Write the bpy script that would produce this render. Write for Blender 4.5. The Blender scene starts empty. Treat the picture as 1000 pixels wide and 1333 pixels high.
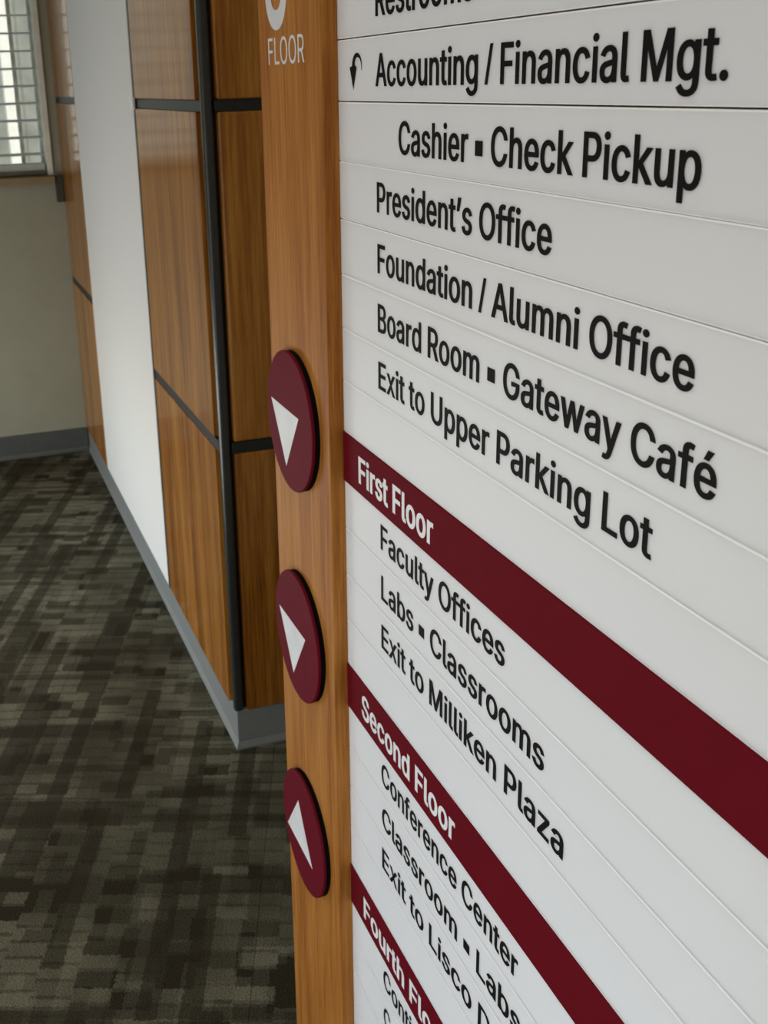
import bpy, bmesh, math, random, mathutils
import mathutils.geometry
from mathutils import Vector, Matrix

S = bpy.context.scene
COL = S.collection
R = random.Random(7)

# ------------------------------------------------------------------ camera
EYE = Vector((0.0, 0.0, 1.3))
cam_d = bpy.data.cameras.new('camera')
cam = bpy.data.objects.new('camera', cam_d)
COL.objects.link(cam)
right = Vector((-0.3140923, -0.94890873, -0.03030267)).normalized()
up = Vector((0.29531286, -0.12798464, 0.94678944)).normalized()
back = right.cross(up).normalized()
up = back.cross(right)
M = Matrix((right, up, back)).transposed().to_4x4()
M.translation = EYE
cam.matrix_world = M
cam_d.sensor_fit = 'VERTICAL'
cam_d.sensor_height = 36.0
cam_d.sensor_width = 27.0
cam_d.lens = 1431.614 * 36.0 / 1333.0
cam_d.shift_x = (500 - 385.44) / 1333.0
cam_d.shift_y = (590.92 - 666.5) / 1333.0
cam_d.clip_start = 0.02
cam_d.dof.use_dof = True
cam_d.dof.focus_distance = 0.72
cam_d.dof.aperture_fstop = 26.0
S.camera = cam

# ------------------------------------------------------------------ view, world, lights
S.view_settings.view_transform = 'Standard'
S.view_settings.look = 'None'
S.view_settings.gamma = 1.0
S.view_settings.use_curve_mapping = False
S.view_settings.exposure = 0.0

W = bpy.data.worlds.new('sky')
S.world = W
W.use_nodes = True
wn = W.node_tree
sky = wn.nodes.new('ShaderNodeTexSky')
sky.sky_type = 'NISHITA'
sky.sun_disc = False
sky.sun_elevation = math.radians(48)
sky.sun_rotation = math.radians(200)
wn.nodes['Background'].inputs['Strength'].default_value = 0.38
wn.links.new(sky.outputs[0], wn.nodes['Background'].inputs[0])


def area(name, loc, size, aim, power, col=(1, 1, 1)):
    l = bpy.data.lights.new(name, 'AREA')
    l.shape = 'RECTANGLE'
    l.size, l.size_y = size
    l.energy = power
    l.color = col
    o = bpy.data.objects.new(name, l)
    COL.objects.link(o)
    o.location = loc
    d = Vector(aim) - Vector(loc)
    o.rotation_euler = d.to_track_quat('-Z', 'Y').to_euler()
    return o


sun = bpy.data.lights.new('sun', 'SUN')
sun.energy = 3.0
sun.angle = math.radians(1.0)
sun.color = (1.0, 0.95, 0.87)
so = bpy.data.objects.new('sun', sun)
COL.objects.link(so)
so.rotation_euler = Vector((0.62, 0.35, -0.72)).to_track_quat('-Z', 'Y').to_euler()

# added daylight fill in two unseen openings of the left wall, and the ceiling fittings
area('added_fill_low', (2.75, 0.80, 0.30), (1.75, 0.40), (2.75, -1.0, 0.22), 12.5, (1.0, 0.99, 0.97))
area('added_fill_side', (0.35, 0.80, 0.66), (1.1, 1.1), (0.35, -1.0, 0.60), 7.7, (0.99, 0.99, 1.0))
area('ceiling_lamp_light', (1.3, 0.25, 2.575), (1.16, 0.56), (1.3, 0.25, 0), 1.4, (1.0, 0.93, 0.82))
area('ceiling_lamp_light', (-1.0, 0.25, 2.575), (1.16, 0.56), (-1.0, 0.25, 0), 3.0, (1.0, 0.93, 0.82))


# ------------------------------------------------------------------ materials
def mat(name, col=(0.5, 0.5, 0.5), rough=0.5, spec=0.5, metal=0.0):
    m = bpy.data.materials.new(name)
    m.use_nodes = True
    b = m.node_tree.nodes['Principled BSDF']
    b.inputs['Base Color'].default_value = (*col, 1)
    b.inputs['Roughness'].default_value = rough
    b.inputs['Specular IOR Level'].default_value = spec
    b.inputs['Metallic'].default_value = metal
    return m, m.node_tree, b


class N:
    """short node helper"""
    def __init__(s, nt):
        s.nt = nt

    def new(s, t, **k):
        n = s.nt.nodes.new(t)
        for a, v in k.items():
            setattr(n, a, v)
        return n

    def link(s, a, b):
        s.nt.links.new(a, b)

    def math(s, op, a, b=None, c=None):
        n = s.new('ShaderNodeMath', operation=op)
        for i, v in enumerate((a, b, c)):
            if v is None:
                continue
            if isinstance(v, (int, float)):
                n.inputs[i].default_value = v
            else:
                s.link(v, n.inputs[i])
        return n.outputs[0]

    def mix(s, f, a, b, mode='MIX'):
        n = s.new('ShaderNodeMix', data_type='RGBA', blend_type=mode)
        for i, v in ((0, f), (6, a), (7, b)):
            if isinstance(v, (int, float)):
                n.inputs[i].default_value = v
            elif isinstance(v, tuple):
                n.inputs[i].default_value = (*v, 1)
            else:
                s.link(v, n.inputs[i])
        return n.outputs[2]

    def pos(s):
        return s.new('ShaderNodeNewGeometry').outputs['Position']

    def noise(s, vec, scale, detail=3, rough=0.55, dim='3D'):
        n = s.new('ShaderNodeTexNoise', noise_dimensions=dim)
        n.inputs['Scale'].default_value = scale
        n.inputs['Detail'].default_value = detail
        n.inputs['Roughness'].default_value = rough
        s.link(vec, n.inputs['Vector'])
        return n.outputs['Fac']

    def scale(s, vec, v, off=None):
        n = s.new('ShaderNodeVectorMath', operation='MULTIPLY')
        s.link(vec, n.inputs[0])
        n.inputs[1].default_value = v
        if off is None:
            return n.outputs[0]
        a = s.new('ShaderNodeVectorMath', operation='ADD')
        s.link(n.outputs[0], a.inputs[0])
        s.link(off, a.inputs[1])
        return a.outputs[0]

    def ramp(s, f, stops):
        n = s.new('ShaderNodeValToRGB')
        e = n.color_ramp.elements
        while len(e) < len(stops):
            e.new(0.5)
        for i, (p, c) in enumerate(stops):
            e[i].position = p
            e[i].color = (*c, 1)
        s.link(f, n.inputs[0])
        return n.outputs[0]

    def bump(s, b, h, strength, dist):
        n = s.new('ShaderNodeBump')
        n.inputs['Strength'].default_value = strength
        n.inputs['Distance'].default_value = dist
        s.link(h, n.inputs['Height'])
        s.link(n.outputs[0], b.inputs['Normal'])


def wood(name, dark, mid, light, rough, coat, fine=1.0):
    m, nt, b = mat(name, mid, rough, 0.4)
    n = N(nt)
    oi = n.new('ShaderNodeObjectInfo')
    off = n.new('ShaderNodeVectorMath', operation='SCALE')
    off.inputs[0].default_value = (7.3, 3.1, 5.7)
    n.link(oi.outputs['Random'], off.inputs['Scale'])
    p = n.pos()
    g1 = n.noise(n.scale(p, (16 * fine, 16 * fine, 1.1 * fine), off.outputs[0]), 1.0, 3, 0.6)
    g2 = n.noise(n.scale(p, (150 * fine, 150 * fine, 5 * fine), off.outputs[0]), 1.0, 3, 0.65)
    g3 = n.noise(n.scale(p, (500 * fine, 500 * fine, 22 * fine), off.outputs[0]), 1.0, 2, 0.5)
    f = n.math('ADD', n.math('MULTIPLY', g1, 0.50), n.math('ADD', n.math('MULTIPLY', g2, 0.36), n.math('MULTIPLY', g3, 0.16)))
    c = n.ramp(f, [(0.40, dark), (0.50, mid), (0.61, light)])
    n.link(c, b.inputs['Base Color'])
    b.inputs['Coat Weight'].default_value = coat
    b.inputs['Coat Roughness'].default_value = 0.12
    b.inputs['Specular IOR Level'].default_value = 0.2
    n.bump(b, g2, 0.12, 0.0004)
    return m


M_POST = wood('post_wood', (0.26, 0.080, 0.010), (0.385, 0.145, 0.023), (0.50, 0.215, 0.048), 0.55, 0.0, 1.6)
M_PANEL = wood('panel_wood', (0.20, 0.060, 0.005), (0.345, 0.125, 0.012), (0.50, 0.215, 0.035), 0.45, 0.75, 0.8)


def plain(name, col, rough=0.6, spec=0.4, nscale=None, amt=0.06, bump=0.0, metal=0.0):
    m, nt, b = mat(name, col, rough, spec, metal)
    n = N(nt)
    f = n.noise(n.pos(), nscale or 30.0, 3)
    lo = tuple(c * (1 - amt) for c in col)
    hi = tuple(min(1, c * (1 + amt)) for c in col)
    n.link(n.ramp(f, [(0.3, lo), (0.7, hi)]), b.inputs['Base Color'])
    if bump:
        n.bump(b, n.noise(n.pos(), (nscale or 30) * 6, 2), 0.3, bump)
    return m


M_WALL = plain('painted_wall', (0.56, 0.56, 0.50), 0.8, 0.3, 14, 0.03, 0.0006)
M_WHITE = plain('white_plaster', (0.80, 0.795, 0.775), 0.75, 0.3, 160, 0.02, 0.0008)
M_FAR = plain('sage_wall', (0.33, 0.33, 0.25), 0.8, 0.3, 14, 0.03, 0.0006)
M_CEIL = plain('ceiling_white', (0.60, 0.60, 0.57), 0.9, 0.2)
M_BLACK = plain('black_metal', (0.016, 0.017, 0.017), 0.42, 0.5)
M_BAR = plain('dark_bar', (0.034, 0.036, 0.034), 0.26, 0.7)
M_REVEAL = plain('reveal_shadow_board', (0.030, 0.014, 0.006), 0.6, 0.3)
M_TRIM = plain('grey_trim', (0.075, 0.085, 0.09), 0.4, 0.5)
M_BASE = plain('vinyl_baseboard', (0.235, 0.25, 0.245), 0.42, 0.5, 20, 0.04)
M_SILL = plain('sill_wood', (0.26, 0.20, 0.10), 0.5, 0.4, 12, 0.1)
M_FRAMEW = plain('window_frame_white', (0.80, 0.81, 0.70), 0.45, 0.5)
M_SLAT = plain('blind_slat', (0.62, 0.66, 0.63), 0.45, 0.4)
M_BLOCK = plain('dark_block', (0.055, 0.048, 0.032), 0.6, 0.4)
M_CHROME = plain('metal_cap', (0.85, 0.9, 0.92), 0.3, 0.8, metal=0.3)
M_RED = plain('maroon_acrylic', (0.125, 0.0045, 0.0105), 0.65, 0.04, 40, 0.05)
M_DISC = plain('maroon_disc', (0.135, 0.006, 0.016), 0.60, 0.06, 40, 0.06)
M_SPACER = plain('black_spacer', (0.003, 0.003, 0.003), 0.9, 0.1)
M_INK = plain('black_vinyl', (0.008, 0.007, 0.007), 0.6, 0.08)
M_INKW = plain('white_vinyl', (0.80, 0.80, 0.81), 0.5, 0.3)
M_INKP = plain('pale_vinyl', (0.72, 0.72, 0.73), 0.5, 0.3)
M_GREEN = plain('garden_wall', (0.27, 0.255, 0.20), 0.9, 0.2, 4, 0.25)
M_PAVE = plain('paving', (0.30, 0.31, 0.27), 0.9, 0.2, 5, 0.15)
M_PIL = plain('white_pillar', (0.88, 0.80, 0.66), 0.8, 0.2)

# white acrylic strips: light scatters under the surface, so letters get a soft halo
m, nt, b = mat('white_acrylic', (0.80, 0.80, 0.815), 0.45, 0.2)
b.inputs['Subsurface Weight'].default_value = 1.0
b.inputs['Subsurface Radius'].default_value = (1.0, 1.0, 1.0)
b.inputs['Subsurface Scale'].default_value = 0.008
M_STRIP = m
M_LIT_EDGE = plain('lit_edge_paint', (0.93, 0.93, 0.93), 0.6, 0.2, 60, 0.01)  # paler colour stands in for light caught along the strip joints

m, nt, b = mat('lamp_diffuser', (0.9, 0.9, 0.88), 0.5)
b.inputs['Emission Color'].default_value = (1, 0.95, 0.86, 1)
b.inputs['Emission Strength'].default_value = 2.0
M_LAMP = m

# clear glass
m = bpy.data.materials.new('clear_glass')
m.use_nodes = True
nt = m.node_tree
nt.nodes.remove(nt.nodes['Principled BSDF'])
n = N(nt)
tr = n.new('ShaderNodeBsdfTransparent')
tr.inputs[0].default_value = (0.94, 0.955, 0.93, 1)
gl = n.new('ShaderNodeBsdfGlossy')
gl.inputs['Roughness'].default_value = 0.02
lw = n.new('ShaderNodeFresnel')
lw.inputs[0].default_value = 1.45
mx = n.new('ShaderNodeMixShader')
n.link(lw.outputs[0], mx.inputs[0])
n.link(tr.outputs[0], mx.inputs[1])
n.link(gl.outputs[0], mx.inputs[2])
n.link(mx.outputs[0], nt.nodes['Material Output'].inputs[0])
M_GLASS = m

# carpet: woven blocks between dark streaks, the weave turned about 20 degrees from the walls
m, nt, b = mat('carpet', (0.05, 0.05, 0.04), 0.95, 0.1)
n = N(nt)
TH = math.radians(-20.4)
mp = n.new('ShaderNodeMapping')
mp.inputs['Rotation'].default_value = (0, 0, -TH)
n.link(n.pos(), mp.inputs['Vector'])
wob = n.new('ShaderNodeTexNoise')
wob.inputs['Scale'].default_value = 150
wob.inputs['Detail'].default_value = 3
n.link(n.pos(), wob.inputs['Vector'])
wv = n.new('ShaderNodeVectorMath', operation='SCALE')
wv.inputs['Scale'].default_value = 0.011
n.link(wob.outputs['Color'], wv.inputs[0])
ad = n.new('ShaderNodeVectorMath', operation='ADD')
n.link(mp.outputs[0], ad.inputs[0])
n.link(wv.outputs[0], ad.inputs[1])
sx = n.new('ShaderNodeSeparateXYZ')
n.link(ad.outputs[0], sx.inputs[0])
U, V = sx.outputs[0], sx.outputs[1]


def wnoise(a, bb=None, seed=0.0):
    cm = n.new('ShaderNodeCombineXYZ')
    for i, v in enumerate((a, bb, seed)):
        if v is None:
            continue
        if isinstance(v, (int, float)):
            cm.inputs[i].default_value = v
        else:
            n.link(v, cm.inputs[i])
    w = n.new('ShaderNodeTexWhiteNoise', noise_dimensions='3D')
    n.link(cm.outputs[0], w.inputs['Vector'])
    return w.outputs['Value']


def layer(cw, ch, seed, thr):
    """columns cw wide across the weave, blocks about ch long along it; 1 where a block is light"""
    col = n.math('FLOOR', n.math('DIVIDE', V, cw))
    sh = wnoise(col, None, seed)
    row_f = n.math('ADD', n.math('DIVIDE', U, ch), n.math('MULTIPLY', sh, 9.0))
    row = n.math('FLOOR', row_f)
    val = wnoise(col, row, seed + 0.37)
    return n.math('GREATER_THAN', val, thr), n.math('FRACT', row_f), n.math('FRACT', n.math('DIVIDE', V, cw)), val


l1, fr1, fc1, v1 = layer(0.062, 0.034, 1.3, 0.22)     # light blocks
l2, fr2, fc2, v2 = layer(0.033, 0.40, 4.1, 0.26)       # long dark streaks
l3, fr3, fc3, v3 = layer(0.40, 0.024, 7.7, 0.20)       # cross streaks
l4, fr4, fc4, v4 = layer(0.027, 0.095, 9.9, 0.30)      # short upright blocks
l5, fr5, fc5, v5 = layer(0.18, 0.13, 12.4, 0.45)       # calmer fields
line = n.math('ADD', 0.45, n.math('MULTIPLY', n.math('GREATER_THAN', fr1, 0.20), 0.55))
patch = n.noise(mp.outputs[0], 5.0, 2)
pm = n.new('ShaderNodeClamp')
n.link(n.math('MULTIPLY', n.math('SUBTRACT', patch, 0.32), 3.4), pm.inputs[0])
blk = n.math('MULTIPLY', n.math('MULTIPLY', l1, line), n.math('ADD', 0.45, n.math('MULTIPLY', v1, 0.55)))
upr = n.math('MULTIPLY', l4, n.math('ADD', 0.3, n.math('MULTIPLY', v4, 0.5)))
light = n.math('ADD', n.math('MULTIPLY', blk, n.math('ADD', 0.45, n.math('MULTIPLY', l5, 0.55))), n.math('MULTIPLY', upr, 0.42))
light = n.math('MULTIPLY', light, n.math('ADD', 0.30, n.math('MULTIPLY', l2, 0.70)))
light = n.math('MULTIPLY', light, n.math('ADD', 0.45, n.math('MULTIPLY', l3, 0.55)))
light = n.math('MULTIPLY', light, n.math('ADD', 0.40, n.math('MULTIPLY', pm.outputs[0], 0.60)))
base = n.mix(light, (0.038, 0.032, 0.019), (0.200, 0.190, 0.132))
pile = n.noise(n.pos(), 420, 2, 0.8)
base = n.mix(1.0, base, n.ramp(pile, [(0.35, (0.35, 0.35, 0.35)), (0.65, (1.6, 1.6, 1.6))]), 'MULTIPLY')
n.link(base, b.inputs['Base Color'])
n.bump(b, pile, 0.6, 0.002)
M_CARPET = m


# ------------------------------------------------------------------ mesh helpers
WORLD = {}


def link(name, me, material=None, parent=None, centre=True):
    """one mesh object; its mesh is given in world coordinates and its origin is put at its own base"""
    if centre and len(me.vertices):
        xs = [v.co for v in me.vertices]
        c = Vector(((min(v.x for v in xs) + max(v.x for v in xs)) / 2,
                    (min(v.y for v in xs) + max(v.y for v in xs)) / 2,
                    min(v.z for v in xs)))
        me.transform(Matrix.Translation(-c))
    else:
        c = Vector((0, 0, 0))
    o = bpy.data.objects.new(name, me)
    COL.objects.link(o)
    WORLD[o.name] = c
    o.location = c
    if parent:
        o.parent = parent
        o.location = c - WORLD[parent.name]
    if material:
        me.materials.append(material)
    return o


def empty(name, loc):
    o = bpy.data.objects.new(name, None)
    o.empty_display_size = 0.05
    COL.objects.link(o)
    o.location = loc
    WORLD[o.name] = Vector(loc)
    return o


def tag(o, label=None, cat=None, group=None, kind=None):
    for k, v in (('label', label), ('category', cat), ('group', group), ('kind', kind)):
        if v:
            o[k] = v
    return o


def structure(o):
    o['kind'] = 'structure'
    return o


def bm_box(bm, a, c, bevel=0.0, seg=1):
    vs = [bm.verts.new((x, y, z)) for x in (a[0], c[0]) for y in (a[1], c[1]) for z in (a[2], c[2])]
    F = [(0, 1, 3, 2), (4, 6, 7, 5), (0, 4, 5, 1), (2, 3, 7, 6), (0, 2, 6, 4), (1, 5, 7, 3)]
    fs = [bm.faces.new([vs[i] for i in f]) for f in F]
    if bevel:
        es = list({e for f in fs for e in f.edges})
        bmesh.ops.bevel(bm, geom=es, offset=bevel, segments=seg, affect='EDGES', profile=0.5)


def box(name, x, y, z, material, parent=None, bevel=0.0, seg=1):
    bm = bmesh.new()
    bm_box(bm, (min(x), min(y), min(z)), (max(x), max(y), max(z)), bevel, seg)
    bmesh.ops.recalc_face_normals(bm, faces=bm.faces)
    me = bpy.data.meshes.new(name)
    bm.to_mesh(me)
    bm.free()
    return link(name, me, material, parent)


def boxes(name, lst, material, parent=None, bevel=0.0):
    bm = bmesh.new()
    for x, y, z in lst:
        bm_box(bm, (min(x), min(y), min(z)), (max(x), max(y), max(z)), bevel)
    bmesh.ops.recalc_face_normals(bm, faces=bm.faces)
    me = bpy.data.meshes.new(name)
    bm.to_mesh(me)
    bm.free()
    return link(name, me, material, parent)


def disc(name, cx, cz, r, y0, y1, material, parent, bevel=0.0, n_=72):
    """upright disc, its axis along y"""
    bm = bmesh.new()
    ra = [bm.verts.new((cx + r * math.cos(2 * math.pi * i / n_), y0, cz + r * math.sin(2 * math.pi * i / n_))) for i in range(n_)]
    rb = [bm.verts.new((cx + r * math.cos(2 * math.pi * i / n_), y1, cz + r * math.sin(2 * math.pi * i / n_))) for i in range(n_)]
    bm.faces.new(ra)
    top = bm.faces.new(rb)
    for i in range(n_):
        bm.faces.new((ra[i], ra[(i + 1) % n_], rb[(i + 1) % n_], rb[i]))
    bmesh.ops.recalc_face_normals(bm, faces=bm.faces)
    if bevel:
        bmesh.ops.bevel(bm, geom=list(top.edges), offset=bevel, segments=2, affect='EDGES', profile=0.5)
    me = bpy.data.meshes.new(name)
    bm.to_mesh(me)
    bm.free()
    return link(name, me, material, parent)


def prism(name, pts, y0, y1, material, parent, bevel=0.0, edge=None):
    """outline pts (x, z) given a thickness from y0 to y1; edge: a shallow top chamfer, its lit look put in by a paler colour"""
    bm = bmesh.new()
    a = [bm.verts.new((x, y0, z)) for x, z in pts]
    c = [bm.verts.new((x, y1, z)) for x, z in pts]
    bm.faces.new(a)
    front = bm.faces.new(c)
    for i in range(len(pts)):
        j = (i + 1) % len(pts)
        bm.faces.new((a[i], a[j], c[j], c[i]))
    bmesh.ops.recalc_face_normals(bm, faces=bm.faces)
    if bevel:
        bmesh.ops.bevel(bm, geom=list(front.edges), offset=bevel, segments=2, affect='EDGES', profile=0.5, clamp_overlap=True)
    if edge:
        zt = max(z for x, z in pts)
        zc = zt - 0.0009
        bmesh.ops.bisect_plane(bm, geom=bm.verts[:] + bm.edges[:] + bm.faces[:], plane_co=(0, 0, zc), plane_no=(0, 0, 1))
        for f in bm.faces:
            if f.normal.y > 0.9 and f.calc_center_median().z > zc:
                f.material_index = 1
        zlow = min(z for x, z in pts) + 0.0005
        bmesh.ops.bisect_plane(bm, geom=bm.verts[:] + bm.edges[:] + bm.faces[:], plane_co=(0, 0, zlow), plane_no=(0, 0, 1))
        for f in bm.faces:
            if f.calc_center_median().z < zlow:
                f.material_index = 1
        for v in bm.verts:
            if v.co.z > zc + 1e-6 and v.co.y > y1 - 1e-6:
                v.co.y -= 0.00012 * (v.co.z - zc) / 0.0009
    me = bpy.data.meshes.new(name)
    bm.to_mesh(me)
    bm.free()
    me.materials.append(material)
    if edge:
        me.materials.append(edge)
    return link(name, me, None, parent)


def loft(name, path, prof, material, parent=None):
    """profile (out, z) carried along a path of (x, y, nx, ny) with mitred offsets"""
    bm = bmesh.new()
    rings = [[bm.verts.new((x + nx * d, y + ny * d, z)) for d, z in prof] for x, y, nx, ny in path]
    k = len(prof)
    for r0, r1 in zip(rings, rings[1:]):
        for i in range(k):
            bm.faces.new((r0[i], r0[(i + 1) % k], r1[(i + 1) % k], r1[i]))
    bm.faces.new(rings[0])
    bm.faces.new(rings[-1])
    bmesh.ops.recalc_face_normals(bm, faces=bm.faces)
    me = bpy.data.meshes.new(name)
    bm.to_mesh(me)
    bm.free()
    return link(name, me, material, parent)

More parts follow.
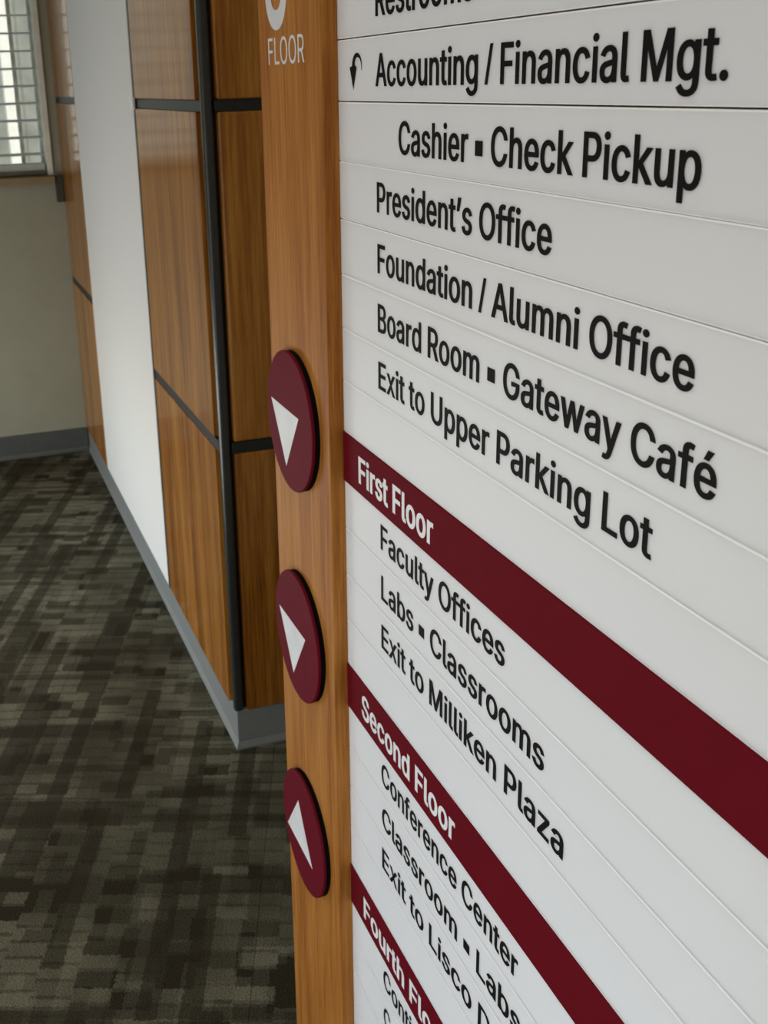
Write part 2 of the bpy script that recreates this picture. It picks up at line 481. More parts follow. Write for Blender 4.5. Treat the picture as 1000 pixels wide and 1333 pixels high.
GLYPHS = """
. 369|187,-9 153,-2 124,17 104,46 97,81 104,115 124,144 153,164 187,170 222,164 251,144 271,115 277,81 271,46 251,17 222,-2
/ 490|462,1047 140,-150 28,-150 350,1047
3 891|428,-13 341,-5 261,19 192,59 138,113 102,180 86,259 215,259 226,211 249,171 282,139 325,116 374,103 430,98 488,103 541,119 585,146 618,183 640,229 647,285 641,337 621,386 588,427 540,459 476,480 395,487 308,487 308,588 566,881 566,889 137,889 137,1000 732,1000 732,905 415,547 415,568 469,570 518,567 564,558 606,542 644,522 677,498 705,469 729,437 762,365 772,285 770,242 761,202 748,165 728,130 676,70 607,24 523,-4
A 943|32,0 396,1000 543,1000 910,0 777,0 564,595 519,732 456,940 482,940 418,729 374,595 167,0|216,279 216,391 727,391 727,279
B 897|118,0 118,1000 474,1000 569,991 646,964 706,923 749,869 774,805 783,735 777,677 760,629 734,591 700,562 661,540 619,524 619,515 667,506 714,483 756,447 791,399 814,340 821,268 813,196 787,131 742,77 677,35 592,9 485,0|245,112 481,112 552,117 607,132 648,157 676,189 693,226 699,268 692,317 673,361 642,399 601,429 549,447 488,454 245,454|245,561 468,561 520,566 566,582 605,608 635,642 654,683 660,732 655,773 640,811 614,843 578,868 531,883 472,888 245,888
C 1003|526,-13 442,-6 366,14 295,49 233,96 180,156 137,227 105,308 86,399 79,499 86,600 105,691 137,773 180,844 233,903 295,951 366,986 442,1006 526,1013 599,1008 669,991 733,964 790,926 840,879 880,822 910,758 930,685 803,685 788,733 765,776 737,812 702,842 663,866 620,883 574,893 526,896 466,891 411,875 361,850 316,814 277,769 246,715 222,652 208,580 203,499 208,419 222,347 246,284 278,230 316,185 361,150 412,124 467,109 526,104 574,107 620,118 663,135 702,158 737,188 765,225 788,267 803,315 930,315 911,243 881,178 840,122 791,74 734,37 669,9 600,-8
D 987|430,0 189,0 189,112 422,112 499,117 567,133 625,159 674,194 714,239 745,293 775,389 785,502 775,614 745,709 715,762 676,806 628,842 572,867 507,883 434,888 183,888 183,1000 443,1000 536,993 619,973 693,940 757,895 810,838 852,769 883,689 901,601 907,502 901,403 883,313 852,233 809,164 755,106 689,60 613,27 527,7|245,1000 245,0 118,0 118,1000
E 823|118,0 118,1000 732,1000 732,888 245,888 245,562 699,562 699,450 245,450 245,112 738,112 738,0
F 806|118,0 118,1000 726,1000 726,888 245,888 245,547 681,547 681,435 245,435 245,0
G 1023|528,-13 443,-6 365,14 294,49 231,97 179,156 136,227 104,309 85,399 79,499 85,600 104,691 136,773 179,844 231,903 293,951 362,986 438,1006 521,1013 597,1008 669,990 735,961 793,922 842,874 883,818 913,755 932,685 802,685 784,732 761,773 733,809 700,839 662,864 620,882 573,892 521,896 464,891 410,876 360,850 315,815 277,770 246,715 222,652 208,580 203,499 208,419 222,348 246,285 278,231 317,186 362,150 413,125 469,109 528,104 608,113 678,140 735,183 779,242 806,314 815,398 854,391 556,391 556,503 940,503 940,393 934,315 916,243 886,179 846,122 798,75 740,37 676,9 605,-8
L 772|118,0 118,1000 245,1000 245,112 710,112 710,0
M 1235|118,0 118,1000 298,1000 545,368 632,96 604,96 672,311 936,1000 1116,1000 1116,0 991,0 997,899 1008,899 672,0 562,0 220,899 234,899 240,0
O 1048|525,-13 442,-6 366,14 296,49 233,96 181,156 137,227 105,308 86,399 79,499 86,600 105,691 137,773 181,844 233,903 296,951 366,986 442,1006 525,1013 608,1006 684,986 754,951 816,903 869,844 912,773 944,691 963,600 969,499 963,399 944,308 912,227 869,156 816,96 754,49 684,14 608,-6|525,104 583,109 637,124 687,149 732,184 771,229 803,283 827,347 841,419 846,499 841,581 827,653 803,717 771,771 732,816 687,851 637,876 583,891 525,896 467,891 413,876 362,850 317,815 278,770 246,716 222,653 208,580 203,499 208,419 222,347 246,284 278,229 317,185 362,150 413,124 467,109
P 874|118,0 118,1000 462,1000 535,995 599,981 653,958 699,927 737,889 766,845 794,769 803,683 794,598 766,522 737,477 699,439 653,407 599,384 535,370 462,365 215,365 215,477 457,477 528,483 584,503 626,535 655,577 672,627 677,683 672,740 655,789 626,831 584,862 527,882 456,889 245,889 245,0
R 883|118,0 118,1000 464,1000 569,990 655,960 701,931 738,894 767,851 795,777 805,692 795,607 767,534 738,491 701,456 654,427 569,398 464,389 189,389 189,501 459,501 530,507 585,524 627,553 656,591 673,637 679,692 673,748 656,796 627,835 585,864 529,882 458,889 245,889 245,0|694,0 452,450 595,450 841,0
S 878|440,-17 338,-9 251,18 179,61 126,118 90,188 75,268 205,268 217,216 243,172 280,139 327,115 381,101 440,97 504,102 562,118 610,145 648,181 671,224 679,274 673,317 653,352 622,379 582,402 481,437 361,470 285,497 221,529 169,568 132,615 110,670 102,732 107,786 122,836 147,880 201,936 270,979 353,1005 446,1013 540,1005 621,978 689,936 741,882 775,817 788,743 663,743 652,789 629,828 594,860 550,883 499,897 442,901 382,896 329,880 285,855 253,822 233,783 226,738 234,692 257,656 292,627 333,606 417,577 519,549 612,518 660,496 705,467 744,432 776,388 796,336 803,272 792,195 760,125 707,66 636,21 546,-8
U 1017|509,-16 433,-11 365,4 303,30 248,65 203,107 166,157 140,213 123,274 118,340 118,1000 244,1000 244,350 252,282 277,222 315,172 368,134 433,109 509,101 585,109 650,134 702,172 740,222 764,282 772,350 772,1000 899,1000 899,340 893,274 877,213 850,157 814,107 768,65 714,30 653,4 584,-11
a 765|314,-17 247,-10 186,10 134,42 94,88 68,144 60,212 66,270 85,316 114,352 152,380 197,400 246,414 350,432 496,452 521,462 537,477 537,547 524,583 502,612 471,633 432,646 385,650 335,646 293,634 259,615 231,591 211,565 197,538 81,572 112,633 154,680 205,715 261,738 321,751 381,756 423,753 470,746 517,731 562,708 602,675 634,630 655,570 662,494 662,0 544,0 544,102 536,102 519,76 495,48 464,23 423,2 374,-12|335,89 397,96 448,115 488,145 518,183 536,226 542,271 542,373 530,365 510,358 455,346 345,330 264,312 230,296 203,274 186,244 181,206 185,171 200,142 224,119 255,103 292,93
b 834|451,-16 389,-10 339,7 300,33 271,61 232,115 220,115 220,0 103,0 103,1000 223,1000 223,628 232,628 270,680 299,708 337,733 387,750 450,756 510,750 565,735 615,709 659,673 697,628 727,575 757,481 767,371 757,261 727,166 697,113 660,68 616,32 566,5 511,-11|433,92 497,101 549,129 591,172 621,229 639,297 645,372 639,447 621,513 591,569 550,612 497,639 433,648 369,640 317,613 276,572 246,517 228,450 221,372 228,294 246,226 276,170 318,128 370,101
c 778|407,-16 343,-11 283,5 230,32 182,69 142,114 110,167 86,228 72,295 67,368 72,443 86,511 110,572 142,626 182,671 230,707 283,734 343,750 407,756 461,752 511,741 558,724 600,700 637,669 668,633 693,591 711,544 595,515 585,543 571,568 553,591 531,611 505,627 476,639 443,646 407,648 340,639 285,610 243,565 213,508 195,441 189,368 195,297 213,231 243,174 285,130 340,101 407,91 444,94 477,101 506,114 532,130 555,150 573,174 588,201 598,230 713,201 696,153 671,110 639,73 602,42 559,17 512,-1 461,-12
d 834|384,-16 324,-11 269,5 219,32 175,68 138,113 107,166 77,261 67,371 77,481 108,575 138,628 176,673 220,709 270,735 325,750 385,756 448,750 497,733 536,708 565,680 602,628 611,628 611,1000 731,1000 731,0 615,0 615,115 603,115 564,61 534,33 496,7 446,-10|402,92 465,101 517,128 559,170 589,226 607,294 613,372 607,450 589,517 559,572 518,613 465,640 402,648 337,639 284,612 243,569 213,513 195,447 189,372 195,297 213,229 243,172 285,129 338,101
e 794|417,-16 348,-11 285,5 230,32 182,69 142,113 109,167 78,260 67,367 78,475 109,569 140,624 179,669 226,706 280,734 339,750 403,756 464,751 522,735 578,709 628,670 670,619 702,554 723,475 730,381 730,333 147,333 147,434 664,434 609,397 603,467 585,528 556,578 516,617 465,641 403,649 341,641 288,616 245,578 214,530 195,474 189,415 189,349 196,273 217,209 251,158 297,121 353,98 417,91 460,94 499,104 532,120 561,143 584,172 601,207 717,179 694,124 659,77 612,38 555,9 490,-10
f 499|448,746 448,643 13,643 13,746|158,0 158,848 166,907 188,955 222,993 266,1020 316,1036 368,1042 437,1036 477,1024 447,921 422,928 383,932 336,925 303,904 285,870 279,823 279,0
g 836|407,-296 330,-291 263,-274 207,-249 162,-216 126,-178 99,-136 199,-80 239,-130 267,-154 303,-173 349,-187 407,-191 463,-186 513,-172 555,-148 587,-113 606,-68 612,-11 612,134 602,134 563,82 534,54 496,31 446,15 383,9 298,20 221,52 177,85 139,127 108,177 85,236 72,302 67,376 77,484 108,577 139,629 176,673 221,709 271,735 326,750 385,756 448,750 498,733 537,708 566,680 605,627 615,627 615,746 732,746 732,-17 727,-78 713,-131 689,-177 637,-230 571,-267 493,-289|403,116 466,124 518,148 559,186 590,238 608,302 614,379 608,454 590,519 560,573 519,614 466,640 403,648 338,639 285,612 243,570 213,516 195,451 189,379 195,305 214,241 244,188 286,149 339,124
h 806|223,446 223,0 103,0 103,1000 223,1000 223,565 201,565 227,627 260,676 299,712 344,736 393,751 447,756 518,748 580,724 631,685 670,631 694,560 702,472 702,0 582,0 582,462 577,516 562,562 537,598 503,625 461,642 413,647 362,641 316,624 278,595 248,556 230,506
i 328|103,0 103,746 223,746 223,0|164,870 133,876 106,894 87,919 81,950 87,981 106,1006 133,1024 164,1030 197,1024 224,1006 242,981 248,950 242,919 224,894 197,876
k 748|216,268 216,416 237,416 559,746 708,746 362,392 348,392|103,0 103,1000 223,1000 223,0|578,0 291,365 376,450 732,0
l 372|274,-5 221,0 178,15 145,40 122,73 108,115 103,166 103,1000 223,1000 223,194 227,151 236,122 255,107 287,102 315,103 334,107 355,5 318,-2
m 1199|103,0 103,746 220,746 221,581 211,581 231,635 260,680 297,715 338,739 384,754 431,759 482,754 527,737 565,709 607,652 631,579 614,579 633,631 663,674 702,710 748,737 801,754 858,759 921,752 977,731 1025,695 1063,646 1087,581 1095,501 1095,0 974,0 974,499 969,548 954,586 929,615 880,641 823,650 776,644 736,629 703,603 679,570 664,531 659,486 659,0 539,0 539,511 534,550 520,583 497,611 450,640 392,650 350,645 310,629 275,604 247,568 229,523 223,468 223,0
n 805|223,446 223,0 103,0 103,746 219,746 220,565 201,565 227,627 260,676 299,712 344,736 393,751 447,756 518,748 580,724 631,685 669,631 694,560 702,472 702,0 582,0 582,462 577,516 562,562 537,598 503,625 461,642 413,647 362,641 316,624 278,595 248,556 230,506
o 816|407,-16 343,-11 283,5 230,32 182,69 142,114 110,167 86,228 72,295 67,368 72,443 86,511 110,572 142,626 182,671 230,707 283,734 343,750 407,756 473,750 533,734 587,707 634,671 674,626 706,572 730,511 744,443 749,368 744,295 730,228 706,167 674,114 634,69 587,32 533,5 473,-11|407,91 476,101 531,130 574,174 604,231 622,297 628,368 622,441 604,507 574,565 531,610 476,639 407,648 340,639 285,610 243,565 213,508 195,441 189,368 195,297 213,231 243,174 285,130 340,101
p 834|103,-281 103,746 220,746 220,628 232,628 270,680 299,708 337,733 387,750 450,756 510,750 565,735 615,709 659,673 697,628 727,575 757,481 767,371 757,261 727,166 697,113 660,68 616,32 566,5 511,-11 451,-16 389,-10 339,7 301,33 271,61 232,115 223,115 223,-281|433,92 497,101 549,129 591,172 621,229 639,297 645,372 639,447 621,513 591,569 550,612 497,639 433,648 369,640 317,613 276,572 246,517 228,450 221,372 228,294 246,226 276,170 318,128 370,101
r 509|103,0 103,746 219,746 219,631 227,631 255,682 300,722 355,748 419,756 479,754 479,634 452,638 407,640 357,635 313,618 276,592 247,557 229,515 223,466 223,0
s 717|358,-16 285,-10 220,7 166,35 121,74 89,125 70,185 185,209 207,156 244,118 294,97 356,89 426,98 481,122 515,159 527,202 520,238 499,267 465,289 417,305 293,334 205,365 142,409 114,446 98,489 92,538 101,599 128,652 170,695 226,728 293,749 368,756 439,750 499,732 548,704 588,667 617,622 637,570 527,545 508,585 477,620 431,645 368,654 307,646 257,623 224,588 213,545 221,507 244,478 282,456 338,438 451,411 540,381 602,337 629,300 646,258 651,209 642,147 614,93 570,47 511,13 439,-9
t 447|401,746 401,643 13,643 13,746|128,926 248,926 248,192 253,150 267,120 294,104 335,98 397,105 419,3 377,-5 331,-8 271,-2 221,14 181,42 151,80 133,127 128,183
u 806|358,-10 288,-2 226,21 175,60 136,115 111,186 103,273 103,746 223,746 223,283 229,229 244,184 269,147 303,120 345,104 393,99 444,104 490,122 528,151 557,190 576,240 582,300 582,746 702,746 702,0 586,0 586,181 604,181 578,118 545,69 505,33 437,1
w 1115|270,0 44,746 171,746 262,420 302,268 344,81 324,81 365,265 405,420 495,746 622,746 711,420 750,267 791,81 769,81 812,266 852,420 944,746 1070,746 844,0 724,0 544,664 571,664 391,0
x 744|41,0 337,429 336,336 56,746 197,746 290,601 407,405 345,405 458,601 554,746 691,746 410,332 410,421 703,0 564,0 454,168 340,357 402,357 351,267 291,168 180,0
y 765|93,-272 121,-168 174,-177 204,-175 231,-165 256,-145 278,-114 296,-70 319,-3 34,746 166,746 325,305 367,170 404,41 361,41 398,171 440,305 600,746 730,746 401,-114 376,-167 347,-210 313,-243 274,-267 230,-281 180,-285 127,-281
z 748|82,0 82,90 499,628 499,635 94,635 94,746 654,746 654,650 248,118 248,111 666,111 666,0
é 794|417,-16 348,-11 285,5 230,32 182,69 142,113 109,167 78,260 67,367 78,475 109,569 140,624 179,669 226,706 280,734 339,750 403,756 464,751 522,735 578,709 628,670 670,619 702,554 723,475 730,381 730,333 147,333 147,434 664,434 609,397 603,467 585,528 556,578 516,617 465,641 403,649 341,641 288,616 245,578 214,530 195,474 189,415 189,349 196,273 217,209 251,158 297,121 353,98 417,91 460,94 499,104 532,120 561,143 584,172 601,207 717,179 694,124 659,77 612,38 555,9 490,-10|348,843 442,1040 576,1040 446,843
’ 348|101,626 160,1000 297,1000 193,626
  369
"""


# ------------------------------------------------------------------ lettering
G = {}
for row in GLYPHS.strip('\n').split('\n'):
    ch, rest = row[0], row[2:]
    bits = rest.split('|')
    G[ch] = (int(bits[0]), [[tuple(map(int, p.split(','))) for p in l.split()] for l in bits[1:]])
G[' '] = (330, [])
G['\u25aa'] = (600, [[(105, 215), (105, 595), (485, 595), (485, 215)]])
G['/'] = (400, [[(20, -5), (285, 1005), (370, 1005), (105, -5)]])


def area2(l):
    return sum(a[0] * c[1] - c[0] * a[1] for a, c in zip(l, l[1:] + l[:1]))


def winding(p, loops):
    w = 0
    for l in loops:
        for (x1, y1), (x2, y2) in zip(l, l[1:] + l[:1]):
            if (y1 > p[1]) != (y2 > p[1]) and p[0] < (x2 - x1) * (p[1] - y1) / (y2 - y1) + x1:
                w += 1 if y2 > y1 else -1
    return w


def fatten(loops, ox, oy):
    """push the outlines outwards and the holes inwards; the solid lies to the right of every outline"""
    out = []
    for l in loops:
        k = len(l)
        res = []
        for i in range(k):
            a, p, c = Vector(l[i - 1]), Vector(l[i]), Vector(l[(i + 1) % k])
            e1, e2 = (p - a).normalized(), (c - p).normalized()
            n1, n2 = Vector((-e1.y, e1.x)), Vector((-e2.y, e2.x))
            nn = n1 + n2
            if nn.length < 0.2:
                nn = n1.copy()
            nn.normalize()
            s = 1.0 / max(0.6, nn.dot(n1))
            res.append((p.x + nn.x * ox * s, p.y + nn.y * oy * s))
        out.append(res)
    return out


def lettering(name, text, x0, x1, z, cap, yface, material, parent, ox=40, oy=15, thick=0.00015, gap=0.00004, slots=None):
    """flat letters on a face turned to +y, read towards -x; ink runs from x0 to x1, baseline at z"""
    pen, loops = 0.0, []
    for ch in text:
        adv, L = G[ch]
        if L:
            loops.append([[(x + pen, y) for x, y in l] for l in fatten(L, ox, oy)])
        pen += adv + ox * 0.6
    lo = min(x for g in loops for l in g for x, y in l)
    hi = max(x for g in loops for l in g for x, y in l)
    k = (x0 - x1) / (hi - lo)
    kz = cap / (1000.0 + 2 * oy)
    bm = bmesh.new()
    for g in loops:
        pts = [Vector(p) for l in g for p in l]
        edges, st_ = [], 0
        for l in g:
            edges += [(st_ + q, st_ + (q + 1) % len(l)) for q in range(len(l))]
            st_ += len(l)
        vs, _, fs, _, _, _ = mathutils.geometry.delaunay_2d_cdt(pts, edges, [], 0, 0.01)
        keep = []
        for f in fs:
            cxy = (sum(vs[i].x for i in f) / len(f), sum(vs[i].y for i in f) / len(f))
            if winding(cxy, g) != 0:
                keep.append(f)
        lo_v, hi_v, cnt = {}, {}, {}
        for f in keep:
            for i in f:
                if i not in hi_v:
                    x, y = (vs[i].x - lo) * k, (vs[i].y + oy) * kz
                    hi_v[i] = bm.verts.new((x0 - x, yface + gap + thick, z + y))
            for p, q in zip(f, list(f[1:]) + [f[0]]):
                cnt[(p, q)] = 1
            bm.faces.new([hi_v[i] for i in f])
        for (p, q) in cnt:
            if (q, p) not in cnt:
                for i in (p, q):
                    if i not in lo_v:
                        lo_v[i] = bm.verts.new(hi_v[i].co - Vector((0, thick, 0)))
                bm.faces.new((hi_v[q], hi_v[p], lo_v[p], lo_v[q]))
    me = bpy.data.meshes.new(name)
    bmesh.ops.recalc_face_normals(bm, faces=bm.faces)
    bm.to_mesh(me)
    bm.free()
    me.name = name
    return link(name, me, material, parent)


# ------------------------------------------------------------------ the setting
YW, XC, XF = -0.4602, 1.9007, 4.0335      # corridor wall face, column end face, far wall face
CORE_Y, CORE_X = -0.478, 1.918
CEIL = 2.60
YL = 0.86                                 # left wall

# floor slab and carpet tiles laid turned to the walls
floor = structure(box('floor', (-1.6, 4.2), (-1.75, 1.0), (-0.10, -0.006), M_BLACK))
cu, cv = Vector((math.cos(TH), math.sin(TH))), Vector((-math.sin(TH), math.cos(TH)))


def clip(poly, a, bb, cst, keep_less):
    out = []
    for p, q in zip(poly, poly[1:] + poly[:1]):
        dp = (a * p[0] + bb * p[1] - cst) * (1 if keep_less else -1)
        dq = (a * q[0] + bb * q[1] - cst) * (1 if keep_less else -1)
        if dp <= 0:
            out.append(p)
        if dp * dq < 0:
            t = dp / (dp - dq)
            out.append((p[0] + (q[0] - p[0]) * t, p[1] + (q[1] - p[1]) * t))
    return out


T = 0.5
for i in range(-6, 11):
    for j in range(-6, 8):
        a0, b0 = 0.104 + i * T, 0.155 + j * T
        g = 0.0004
        cs = [(a0 + g, b0 + g), (a0 + T - g, b0 + g), (a0 + T - g, b0 + T - g), (a0 + g, b0 + T - g)]
        poly = [tuple(cu * p + cv * q) for p, q in cs]
        for ax, lim, less in (((1, 0), 4.03, True), ((1, 0), -1.5, False), ((0, 1), YL - 0.002, True), ((0, 1), -1.6, False)):
            if len(poly) > 2:
                poly = clip(poly, ax[0], ax[1], lim, less)
        if len(poly) < 3:
            continue
        if abs(area2(poly)) < 0.004:
            continue
        bm = bmesh.new()
        lo_ = [bm.verts.new((x, y, -0.006)) for x, y in poly]
        hi_ = [bm.verts.new((x, y, 0.0)) for x, y in poly]
        bm.faces.new(lo_)
        tf = bm.faces.new(hi_)
        for q in range(len(poly)):
            w = (q + 1) % len(poly)
            bm.faces.new((lo_[q], lo_[w], hi_[w], hi_[q]))
        bmesh.ops.recalc_face_normals(bm, faces=bm.faces)
        me = bpy.data.meshes.new('carpet_tile')
        bm.to_mesh(me)
        bm.free()
        link('carpet_tile', me, M_CARPET, floor)

structure(box('ceiling', (-1.6, 4.2), (-1.75, 1.0), (CEIL, CEIL + 0.1), M_CEIL))

# corridor wall with its wood panels, dark reveals and corner bar
wr = structure(boxes('wall_right', [((CORE_X, 4.15), (-1.75, CORE_Y), (0, CEIL))], M_REVEAL))
BANDS = [(0.088, 0.6405), (0.6640, 1.2555), (1.2755, 1.8700), (1.8900, CEIL - 0.002)]
for z0, z1 in BANDS:
    box('wood_panel', (1.951, 2.526), (CORE_Y, YW), (z0, z1), M_PANEL, wr, 0.0012)
    box('wood_panel', (3.532, 4.0325), (CORE_Y, YW), (z0, z1), M_PANEL, wr, 0.0012)
    box('wood_panel', (XC, CORE_X), (-0.487, -1.06), (z0, z1), M_PANEL, wr, 0.0035, 2)
    box('wood_panel', (XC, CORE_X), (-1.085, -1.598), (z0, z1), M_PANEL, wr, 0.0012)
tag(box('plaster_panel', (2.541, 3.531), (CORE_Y, YW - 0.0005), (0.088, CEIL - 0.002), M_WHITE, wr),
    'white plaster field between the two wood panelled fields')
for z0, z1 in ((0.6415, 0.6630), (1.2565, 1.2745), (1.871, 1.889)):
    tag(box('reveal_strip', (1.922, 2.529), (CORE_Y, YW - 0.002), (z0, z1), M_BLACK, wr), 'black metal strip')
    tag(box('reveal_strip', (3.534, 4.032), (CORE_Y, YW - 0.002), (z0, z1), M_BLACK, wr), 'black metal strip')
    tag(box('reveal_strip', (XC + 0.002, CORE_X), (-0.483, -1.598), (z0, z1), M_BLACK, wr), 'black metal strip')
tag(box('edge_strip', (2.5275, 2.5405), (CORE_Y, YW + 0.001), (0.088, CEIL - 0.002), M_TRIM, wr), 'grey metal edge strip')
tag(box('corner_bar', (XC, XC + 0.019), (-0.4792, YW), (0.088, CEIL - 0.002), M_BAR, wr, 0.0065, 4), 'dark rounded metal corner bar')
cap_ = box('end_cap', (2.514, 2.545), (YW + 0.001, YW + 0.008), (1.252, 1.2790), M_CHROME, wr, 0.0015, 2)
tag(cap_, 'small shiny metal cap at the end of the strip')

# the near wall that carries the directory, and the back of the recess
structure(box('wall_near', (-1.5, 0.995), (-0.52, -0.348), (0, CEIL), M_WALL))
structure(box('wall_recess', (0.90, CORE_X - 0.001), (-1.75, -1.60), (0, CEIL), M_WALL))
structure(box('wall_inner', (-1.5, 0.90), (-1.75, -0.53), (0, CEIL), M_WALL))
structure(box('wall_behind', (-1.6, -1.5), (-1.75, 1.0), (0, CEIL), M_WALL))

# far wall with the window opening
WY0, WY1, WZ0, WZ1 = -0.4106, 0.62, 1.03, 2.25
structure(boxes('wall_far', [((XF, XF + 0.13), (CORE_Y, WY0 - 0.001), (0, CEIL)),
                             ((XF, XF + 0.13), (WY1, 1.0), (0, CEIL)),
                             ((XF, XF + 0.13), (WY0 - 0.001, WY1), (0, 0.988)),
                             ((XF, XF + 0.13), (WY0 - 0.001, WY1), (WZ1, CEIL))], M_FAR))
# left wall with two openings added out of view to hold the fill lights
structure(boxes('wall_left', [((-1.5, XF), (YL, YL + 0.12), (1.95, CEIL)),
                              ((-1.5, -0.30), (YL, YL + 0.12), (0, 1.95)),
                              ((-0.30, 1.0), (YL, YL + 0.12), (0, 0.05)),
                              ((-0.30, 1.0), (YL, YL + 0.12), (1.30, 1.95)),
                              ((1.0, 1.80), (YL, YL + 0.12), (0, 1.95)),
                              ((1.80, 3.70), (YL, YL + 0.12), (0.75, 1.95)),
                              ((1.80, 3.70), (YL, YL + 0.12), (0, 0.06)),
                              ((3.70, XF), (YL, YL + 0.12), (0, 1.95))], M_WALL))


def added_window(name, x0, x1, z0, z1, k):  # unseen window frame, added around a fill light
    f = structure(boxes(name, [((x0, x1), (YL, YL + 0.1), (z0, z0 + 0.035)), ((x0, x1), (YL, YL + 0.1), (z1 - 0.035, z1)),
                               ((x0, x0 + 0.035), (YL, YL + 0.1), (z0, z1)), ((x1 - 0.035, x1), (YL, YL + 0.1), (z0, z1))] +
                        [((x0 + (x1 - x0) * q / k - 0.015, x0 + (x1 - x0) * q / k + 0.015), (YL + 0.02, YL + 0.08), (z0 + 0.035, z1 - 0.035)) for q in range(1, k)], M_FRAMEW))
    for q in range(k):
        a = x0 + (x1 - x0) * q / k + (0.035 if q == 0 else 0.015)
        c = x0 + (x1 - x0) * (q + 1) / k - (0.035 if q == k - 1 else 0.015)
        box('pane', (a, c), (YL + 0.048, YL + 0.052), (z0 + 0.035, z1 - 0.035), M_GLASS, f)


added_window('added_low_window', 1.80, 3.70, 0.06, 0.75, 2)
added_window('added_side_window', -0.30, 1.0, 0.05, 1.30, 2)

# window_1 in the far wall
w1 = structure(boxes('window_1', [((XF + 0.07, XF + 0.12), (WY0, WY1), (1.0165, 1.045)), ((XF + 0.07, XF + 0.12), (WY0, WY1), (WZ1 - 0.03, WZ1)),
                                  ((XF + 0.07, XF + 0.12), (WY0, WY0 + 0.008), (1.045, WZ1 - 0.03)), ((XF + 0.07, XF + 0.12), (WY1 - 0.03, WY1), (1.045, WZ1 - 0.03))], M_FRAMEW))
box('mullion', (XF + 0.08, XF + 0.11), (-0.347, -0.335), (1.045, WZ1 - 0.03), M_FRAMEW, w1)
box('mullion', (XF + 0.08, XF + 0.11), (0.10, 0.13), (1.045, WZ1 - 0.03), M_FRAMEW, w1)
box('pane', (XF + 0.094, XF + 0.098), (WY0 + 0.008, -0.347), (1.045, WZ1 - 0.03), M_GLASS, w1)
box('pane', (XF + 0.094, XF + 0.098), (-0.335, 0.10), (1.045, WZ1 - 0.03), M_GLASS, w1)
box('pane', (XF + 0.094, XF + 0.098), (0.13, WY1 - 0.03), (1.045, WZ1 - 0.03), M_GLASS, w1)
tag(box('casing', (XF - 0.012, XF + 0.07), (-0.4106, -0.4294), (1.0165, WZ1), M_FRAMEW, w1, 0.001), 'white side casing')
tag(box('window_sill', (XF - 0.035, XF + 0.13), (WY1, -0.431), (0.988, 1.0155), M_SILL, w1, 0.003, 2), 'light brown wooden sill')
tag(box('sill_block', (XF - 0.028, XF), (-0.4325, -0.4595), (0.925, 1.014), M_BLOCK, w1, 0.002), 'dark block in the corner at the end of the sill')  # plain dark box between the sill end and the corner

# ceiling fittings
for k, x in enumerate((1.3, -1.0)):
    lt = empty('ceiling_light', (x, 0.25, CEIL - 0.02))
    tag(lt, ('flush rectangular ceiling light above the wooden sign post', 'flush rectangular ceiling light above the near end of the passage')[k], 'ceiling light', 'flush ceiling lights')
    boxes('frame', [((x - 0.61, x + 0.61), (-0.06, -0.04), (CEIL - 0.02, CEIL)), ((x - 0.61, x + 0.61), (0.54, 0.56), (CEIL - 0.02, CEIL)),
                    ((x - 0.61, x - 0.59), (-0.04, 0.54), (CEIL - 0.02, CEIL)), ((x + 0.59, x + 0.61), (-0.04, 0.54), (CEIL - 0.02, CEIL))], M_FRAMEW, lt)
    box('diffuser', (x - 0.59, x + 0.59), (-0.04, 0.54), (CEIL - 0.008, CEIL - 0.002), M_LAMP, lt)

# vinyl baseboards with a flared toe
PROF = [(0.0, 0.0), (0.0178, 0.0), (0.0178, 0.004), (0.0125, 0.016), (0.0120, 0.086), (0.0105, 0.088), (0.0, 0.088)]
structure(loft('baseboard_right', [(XF, CORE_Y, 0, 1), (CORE_X, CORE_Y, -1, 1), (CORE_X, -1.60, -1, 0)], PROF, M_BASE))
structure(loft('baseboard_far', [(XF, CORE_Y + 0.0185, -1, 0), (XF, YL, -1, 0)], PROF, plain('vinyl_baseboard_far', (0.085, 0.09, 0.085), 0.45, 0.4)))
structure(loft('baseboard_near', [(0.995, -0.348, 0, 1), (-1.5, -0.348, 0, 1)], PROF, M_BASE))
structure(loft('baseboard_left', [(XF - 0.02, YL, 0, -1), (-1.5, YL, 0, -1)], [(d, min(z, 0.056)) for d, z in PROF if z < 0.08] + [(0, 0.056)], M_BASE))

# ------------------------------------------------------------------ outside the window
structure(box('ground', (4.2, 16), (-6, 6), (-0.2, -0.05), M_PAVE))
for y0, y1, lb in ((-0.575, -0.668, 'pale sunlit pillar standing outside, the right one, seen through the blind slats'),
                   (0.14, 0.02, 'pale sunlit pillar added outside, out of view on the left, for its reflection in the wood panel beside the window')):  # left one added out of view, for a bright reflection in the panel
    pil = empty('porch_pillar', (8.0, (y0 + y1) / 2, -0.05))
    tag(pil, lb, 'pillar', 'pale pillars outside')
    box('shaft', (7.95, 8.03), (y0, y1), (0.05, 4.0), M_PIL, pil, 0.005)
    box('base', (7.91, 8.07), (y0 + 0.03, y1 - 0.03), (-0.05, 0.05), M_PIL, pil, 0.005)
gw = empty('garden_wall', (11.0, -0.9, -0.05))
tag(gw, 'grey green wall outside behind the pillar, seen through the blind', 'wall')
box('wall_body', (11.0, 11.3), (3.2, -5.0), (-0.05, 5.2), M_GREEN, gw)
box('coping', (10.95, 11.35), (3.24, -5.04), (5.2, 5.3), M_PAVE, gw)

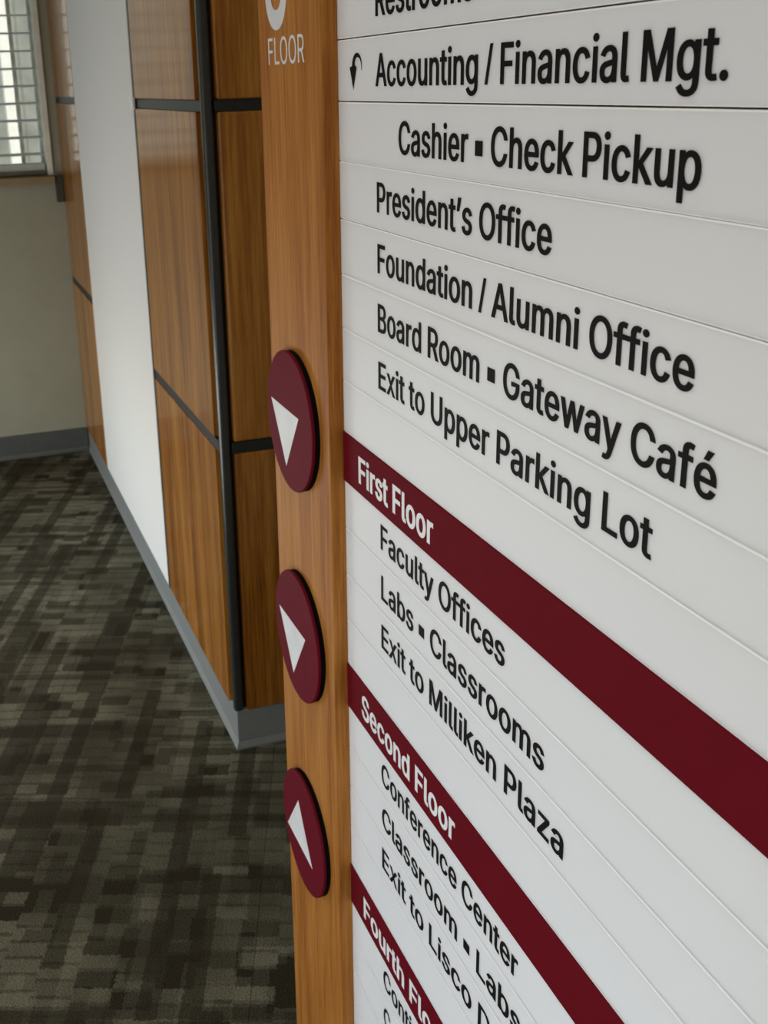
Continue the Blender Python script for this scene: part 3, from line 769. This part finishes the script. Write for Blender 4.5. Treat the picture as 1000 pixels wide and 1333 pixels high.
# ------------------------------------------------------------------ window blind
bl = empty('window_blind', (XF + 0.035, 0.10, 1.03))
tag(bl, 'pale horizontal slat window blind, lowered with open slats, above the wooden sill', 'blind')
SX = XF + 0.037
sy0, sy1 = WY0 + 0.004, WY1 - 0.004
zs = 1.087 + 0.0
slat_me = None
while zs < 2.16:
    if slat_me is None:
        bm = bmesh.new()
        k = 5
        rows_ = []
        for q in range(k + 1):
            t = q / k - 0.5
            x = SX + t * 0.050
            z = zs + 0.0025 * (1 - (2 * t) ** 2) + 0.10 * t * 0.05
            rows_.append([bm.verts.new((x, y, z + dz)) for y in (sy0, sy1) for dz in (0, 0.0026)])
        for r0, r1 in zip(rows_, rows_[1:]):
            bm.faces.new((r0[0], r0[2], r1[2], r1[0]))
            bm.faces.new((r0[1], r1[1], r1[3], r0[3]))
            bm.faces.new((r0[0], r1[0], r1[1], r0[1]))
            bm.faces.new((r0[2], r0[3], r1[3], r1[2]))
        bm.faces.new([rows_[0][q] for q in (0, 1, 3, 2)])
        bm.faces.new([rows_[-1][q] for q in (0, 1, 3, 2)])
        bmesh.ops.recalc_face_normals(bm, faces=bm.faces)
        slat_me = bpy.data.meshes.new('slat')
        bm.to_mesh(slat_me)
        bm.free()
        first = link('slat', slat_me, M_SLAT, bl)
    else:
        o = first.copy()
        COL.objects.link(o)
        o.location.z = first.location.z + (zs - 1.087)
    zs += 0.0564
box('bottom_rail', (SX - 0.026, SX + 0.026), (sy0, sy1), (1.033, 1.058), M_SLAT, bl, 0.003)
box('head_rail', (SX - 0.028, SX + 0.028), (sy0, sy1), (2.185, WZ1 - 0.002), M_SLAT, bl, 0.003)
for y in (sy0 + 0.05, 0.10, sy1 - 0.05):
    for dx in (-0.027, 0.027):
        box('ladder_cord', (SX + dx - 0.0007, SX + dx + 0.0007), (y - 0.0007, y + 0.0007), (1.05, 2.19), M_SLAT, bl)

# ------------------------------------------------------------------ the directory sign
D = 0.31495
YS = -D                                   # face of the white strips
X0, XR = 0.8478, 0.292                    # clear width between the two posts
H = 0.0450
ZK = 1.3 + 0.029448                       # joint below the "Restrooms" strip


def knot(k):
    return ZK - H * k


sign = empty('directory_sign', (0.57, -0.348, 0.10))
tag(sign, 'tall wall directory of white and maroon strips between wooden posts with arrow discs', 'sign')
YP = YS + 0.0135
post = box('wooden_post', (X0, 1.0135), (-0.348, YP), (0.10, 2.05), M_POST, sign, 0.0010, 2)
tag(post, 'wide wooden post with the floor number and three arrow discs')
tag(box('wooden_post', (XR - 0.165, XR), (-0.348, YP), (0.10, 2.05), M_POST, sign, 0.0010, 2), 'wooden post on the right edge')
box('backing_board', (XR, X0), (-0.348, YS - 0.0065), (0.10, 2.05), M_POST, sign)
lettering('lettering', 'FLOOR', 0.9853, 0.8876, 1.3 + 0.0146, 0.0218, YP, M_INKP, post, ox=0, oy=0)
tag(lettering('numeral', '3', 0.990, 0.9285, 1.3 + 0.0435, 0.118, YP, M_INKP, post, ox=22, oy=14), 'large white floor numeral')

RED = {8: ('First Floor', 0.8106, 0.6642), 13: ('Second Floor', 0.8103, 0.6212), 18: ('Fourth Floor', 0.8116, 0.625)}
TXT = {0: ('Restrooms', 0.7697, 0.6196), 1: ('Accounting / Financial Mgt.', 0.7705, 0.3930),
       2: ('Cashier \u25aa Check Pickup', 0.7290, 0.4045), 3: ('President\u2019s Office', 0.7692, 0.5227),
       4: ('Foundation / Alumni Office', 0.7688, 0.3972), 5: ('Board Room \u25aa Gateway Caf\u00e9', 0.7690, 0.3761),
       6: ('Exit to Upper Parking Lot', 0.7685, 0.4175), 9: ('Faculty Offices', 0.7660, 0.5578),
       10: ('Labs \u25aa Classrooms', 0.7655, 0.5052), 11: ('Exit to Milliken Plaza', 0.7654, 0.4791),
       14: ('Conference Center', 0.7673, 0.5256), 15: ('Classroom \u25aa Labs', 0.7665, 0.519),
       16: ('Exit to Lisco D', 0.7668, 0.5600), 19: ('Contin', 0.7655, 0.686), 20: ('C', 0.7655, 0.7495)}
GAPS = {0: 0.0010, 1: 0.0010, 2: 0.0004, 3: 0.0007}
for k in range(-14, 26):
    zt = knot(k - 1) - GAPS.get(k - 1, 0.00003) / 2
    zb = knot(k) + GAPS.get(k, 0.00003) / 2
    red = k in RED
    yf = YS + (0.0012 if red else 0.0)
    ch_ = 0.0004 if red else 0.0012
    xl, xr = X0 - 0.0003, XR + 0.0003
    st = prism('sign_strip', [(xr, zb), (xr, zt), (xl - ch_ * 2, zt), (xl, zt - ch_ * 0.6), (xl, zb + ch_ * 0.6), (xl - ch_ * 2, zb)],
               YS - 0.006, yf, M_RED if red else M_STRIP, sign, 0.0007 if red else 0.0, None if red else M_LIT_EDGE)
    if red:
        t, a, c = RED[k]
        st['label'] = 'maroon header strip reading ' + t
        lettering('lettering', t, a, c, knot(k) + 0.0098, 0.0238, yf, M_INKW, st, ox=52, oy=24)
    elif k in TXT:
        t, a, c = TXT[k]
        lettering('lettering', t, a, c, knot(k) + (0.0107 if k in (1, 2) else 0.0123), 0.0221 if k < 3 else 0.0218, yf, M_INK, st)
        if k < 14 or k == 14 or k == 15:
            st['label'] = 'white strip reading ' + t.replace('\u25aa', '-')
    if k == 1:
        # curved arrow: a fat hook narrowing to its tail, its head pointing down
        pts = []
        cxa, cza = 0.8065, knot(1) + 0.0255
        n_ = 16
        for q in range(n_ + 1):
            a = math.radians(-20 + 200 * q / n_)
            pts.append((cxa - 0.0098 * math.cos(a) - 0.000, cza + 0.0090 * math.sin(a)))
        pts += [(cxa + 0.0148, cza - 0.001), (cxa + 0.0078, cza - 0.0170), (cxa + 0.0006, cza - 0.001)]
        for q in range(n_ + 1):
            a = math.radians(176 - 200 * q / n_)
            r = 0.0042 + 0.0052 * (q / n_)
            pts.append((cxa - r * math.cos(a) - 0.0, cza + (0.0040 + 0.0042 * (q / n_)) * math.sin(a)))
        prism('arrow', pts, yf + 0.00004, yf + 0.0002, M_INK, st)

# arrow discs on the left post
for cz, up_ in ((1.3 - 0.3004, False), (1.3 - 0.5246, False), (1.3 - 0.7589, True)):
    cx = 0.9376
    yf = YS + 0.0215
    dd = disc('arrow_disc', cx, cz, 0.0670, yf - 0.0030, yf, M_DISC, sign, 0.0009)
    dd['label'] = 'maroon disc with a white arrow pointing ' + ('up' if up_ else 'down')
    disc('spacer', cx, cz, 0.0664, YP, yf - 0.0030, M_SPACER, dd)
    ax = 0.9488
    if up_:
        tri = [(ax - 0.0415, cz - 0.0238), (ax, cz + 0.0330), (ax + 0.0415, cz - 0.0238)]
    else:
        tri = [(ax - 0.0415, cz + 0.0108), (ax + 0.0415, cz + 0.0108), (ax, cz - 0.0470)]
    prism('arrow', tri, yf + 0.00004, yf + 0.00025, M_INKW, dd)
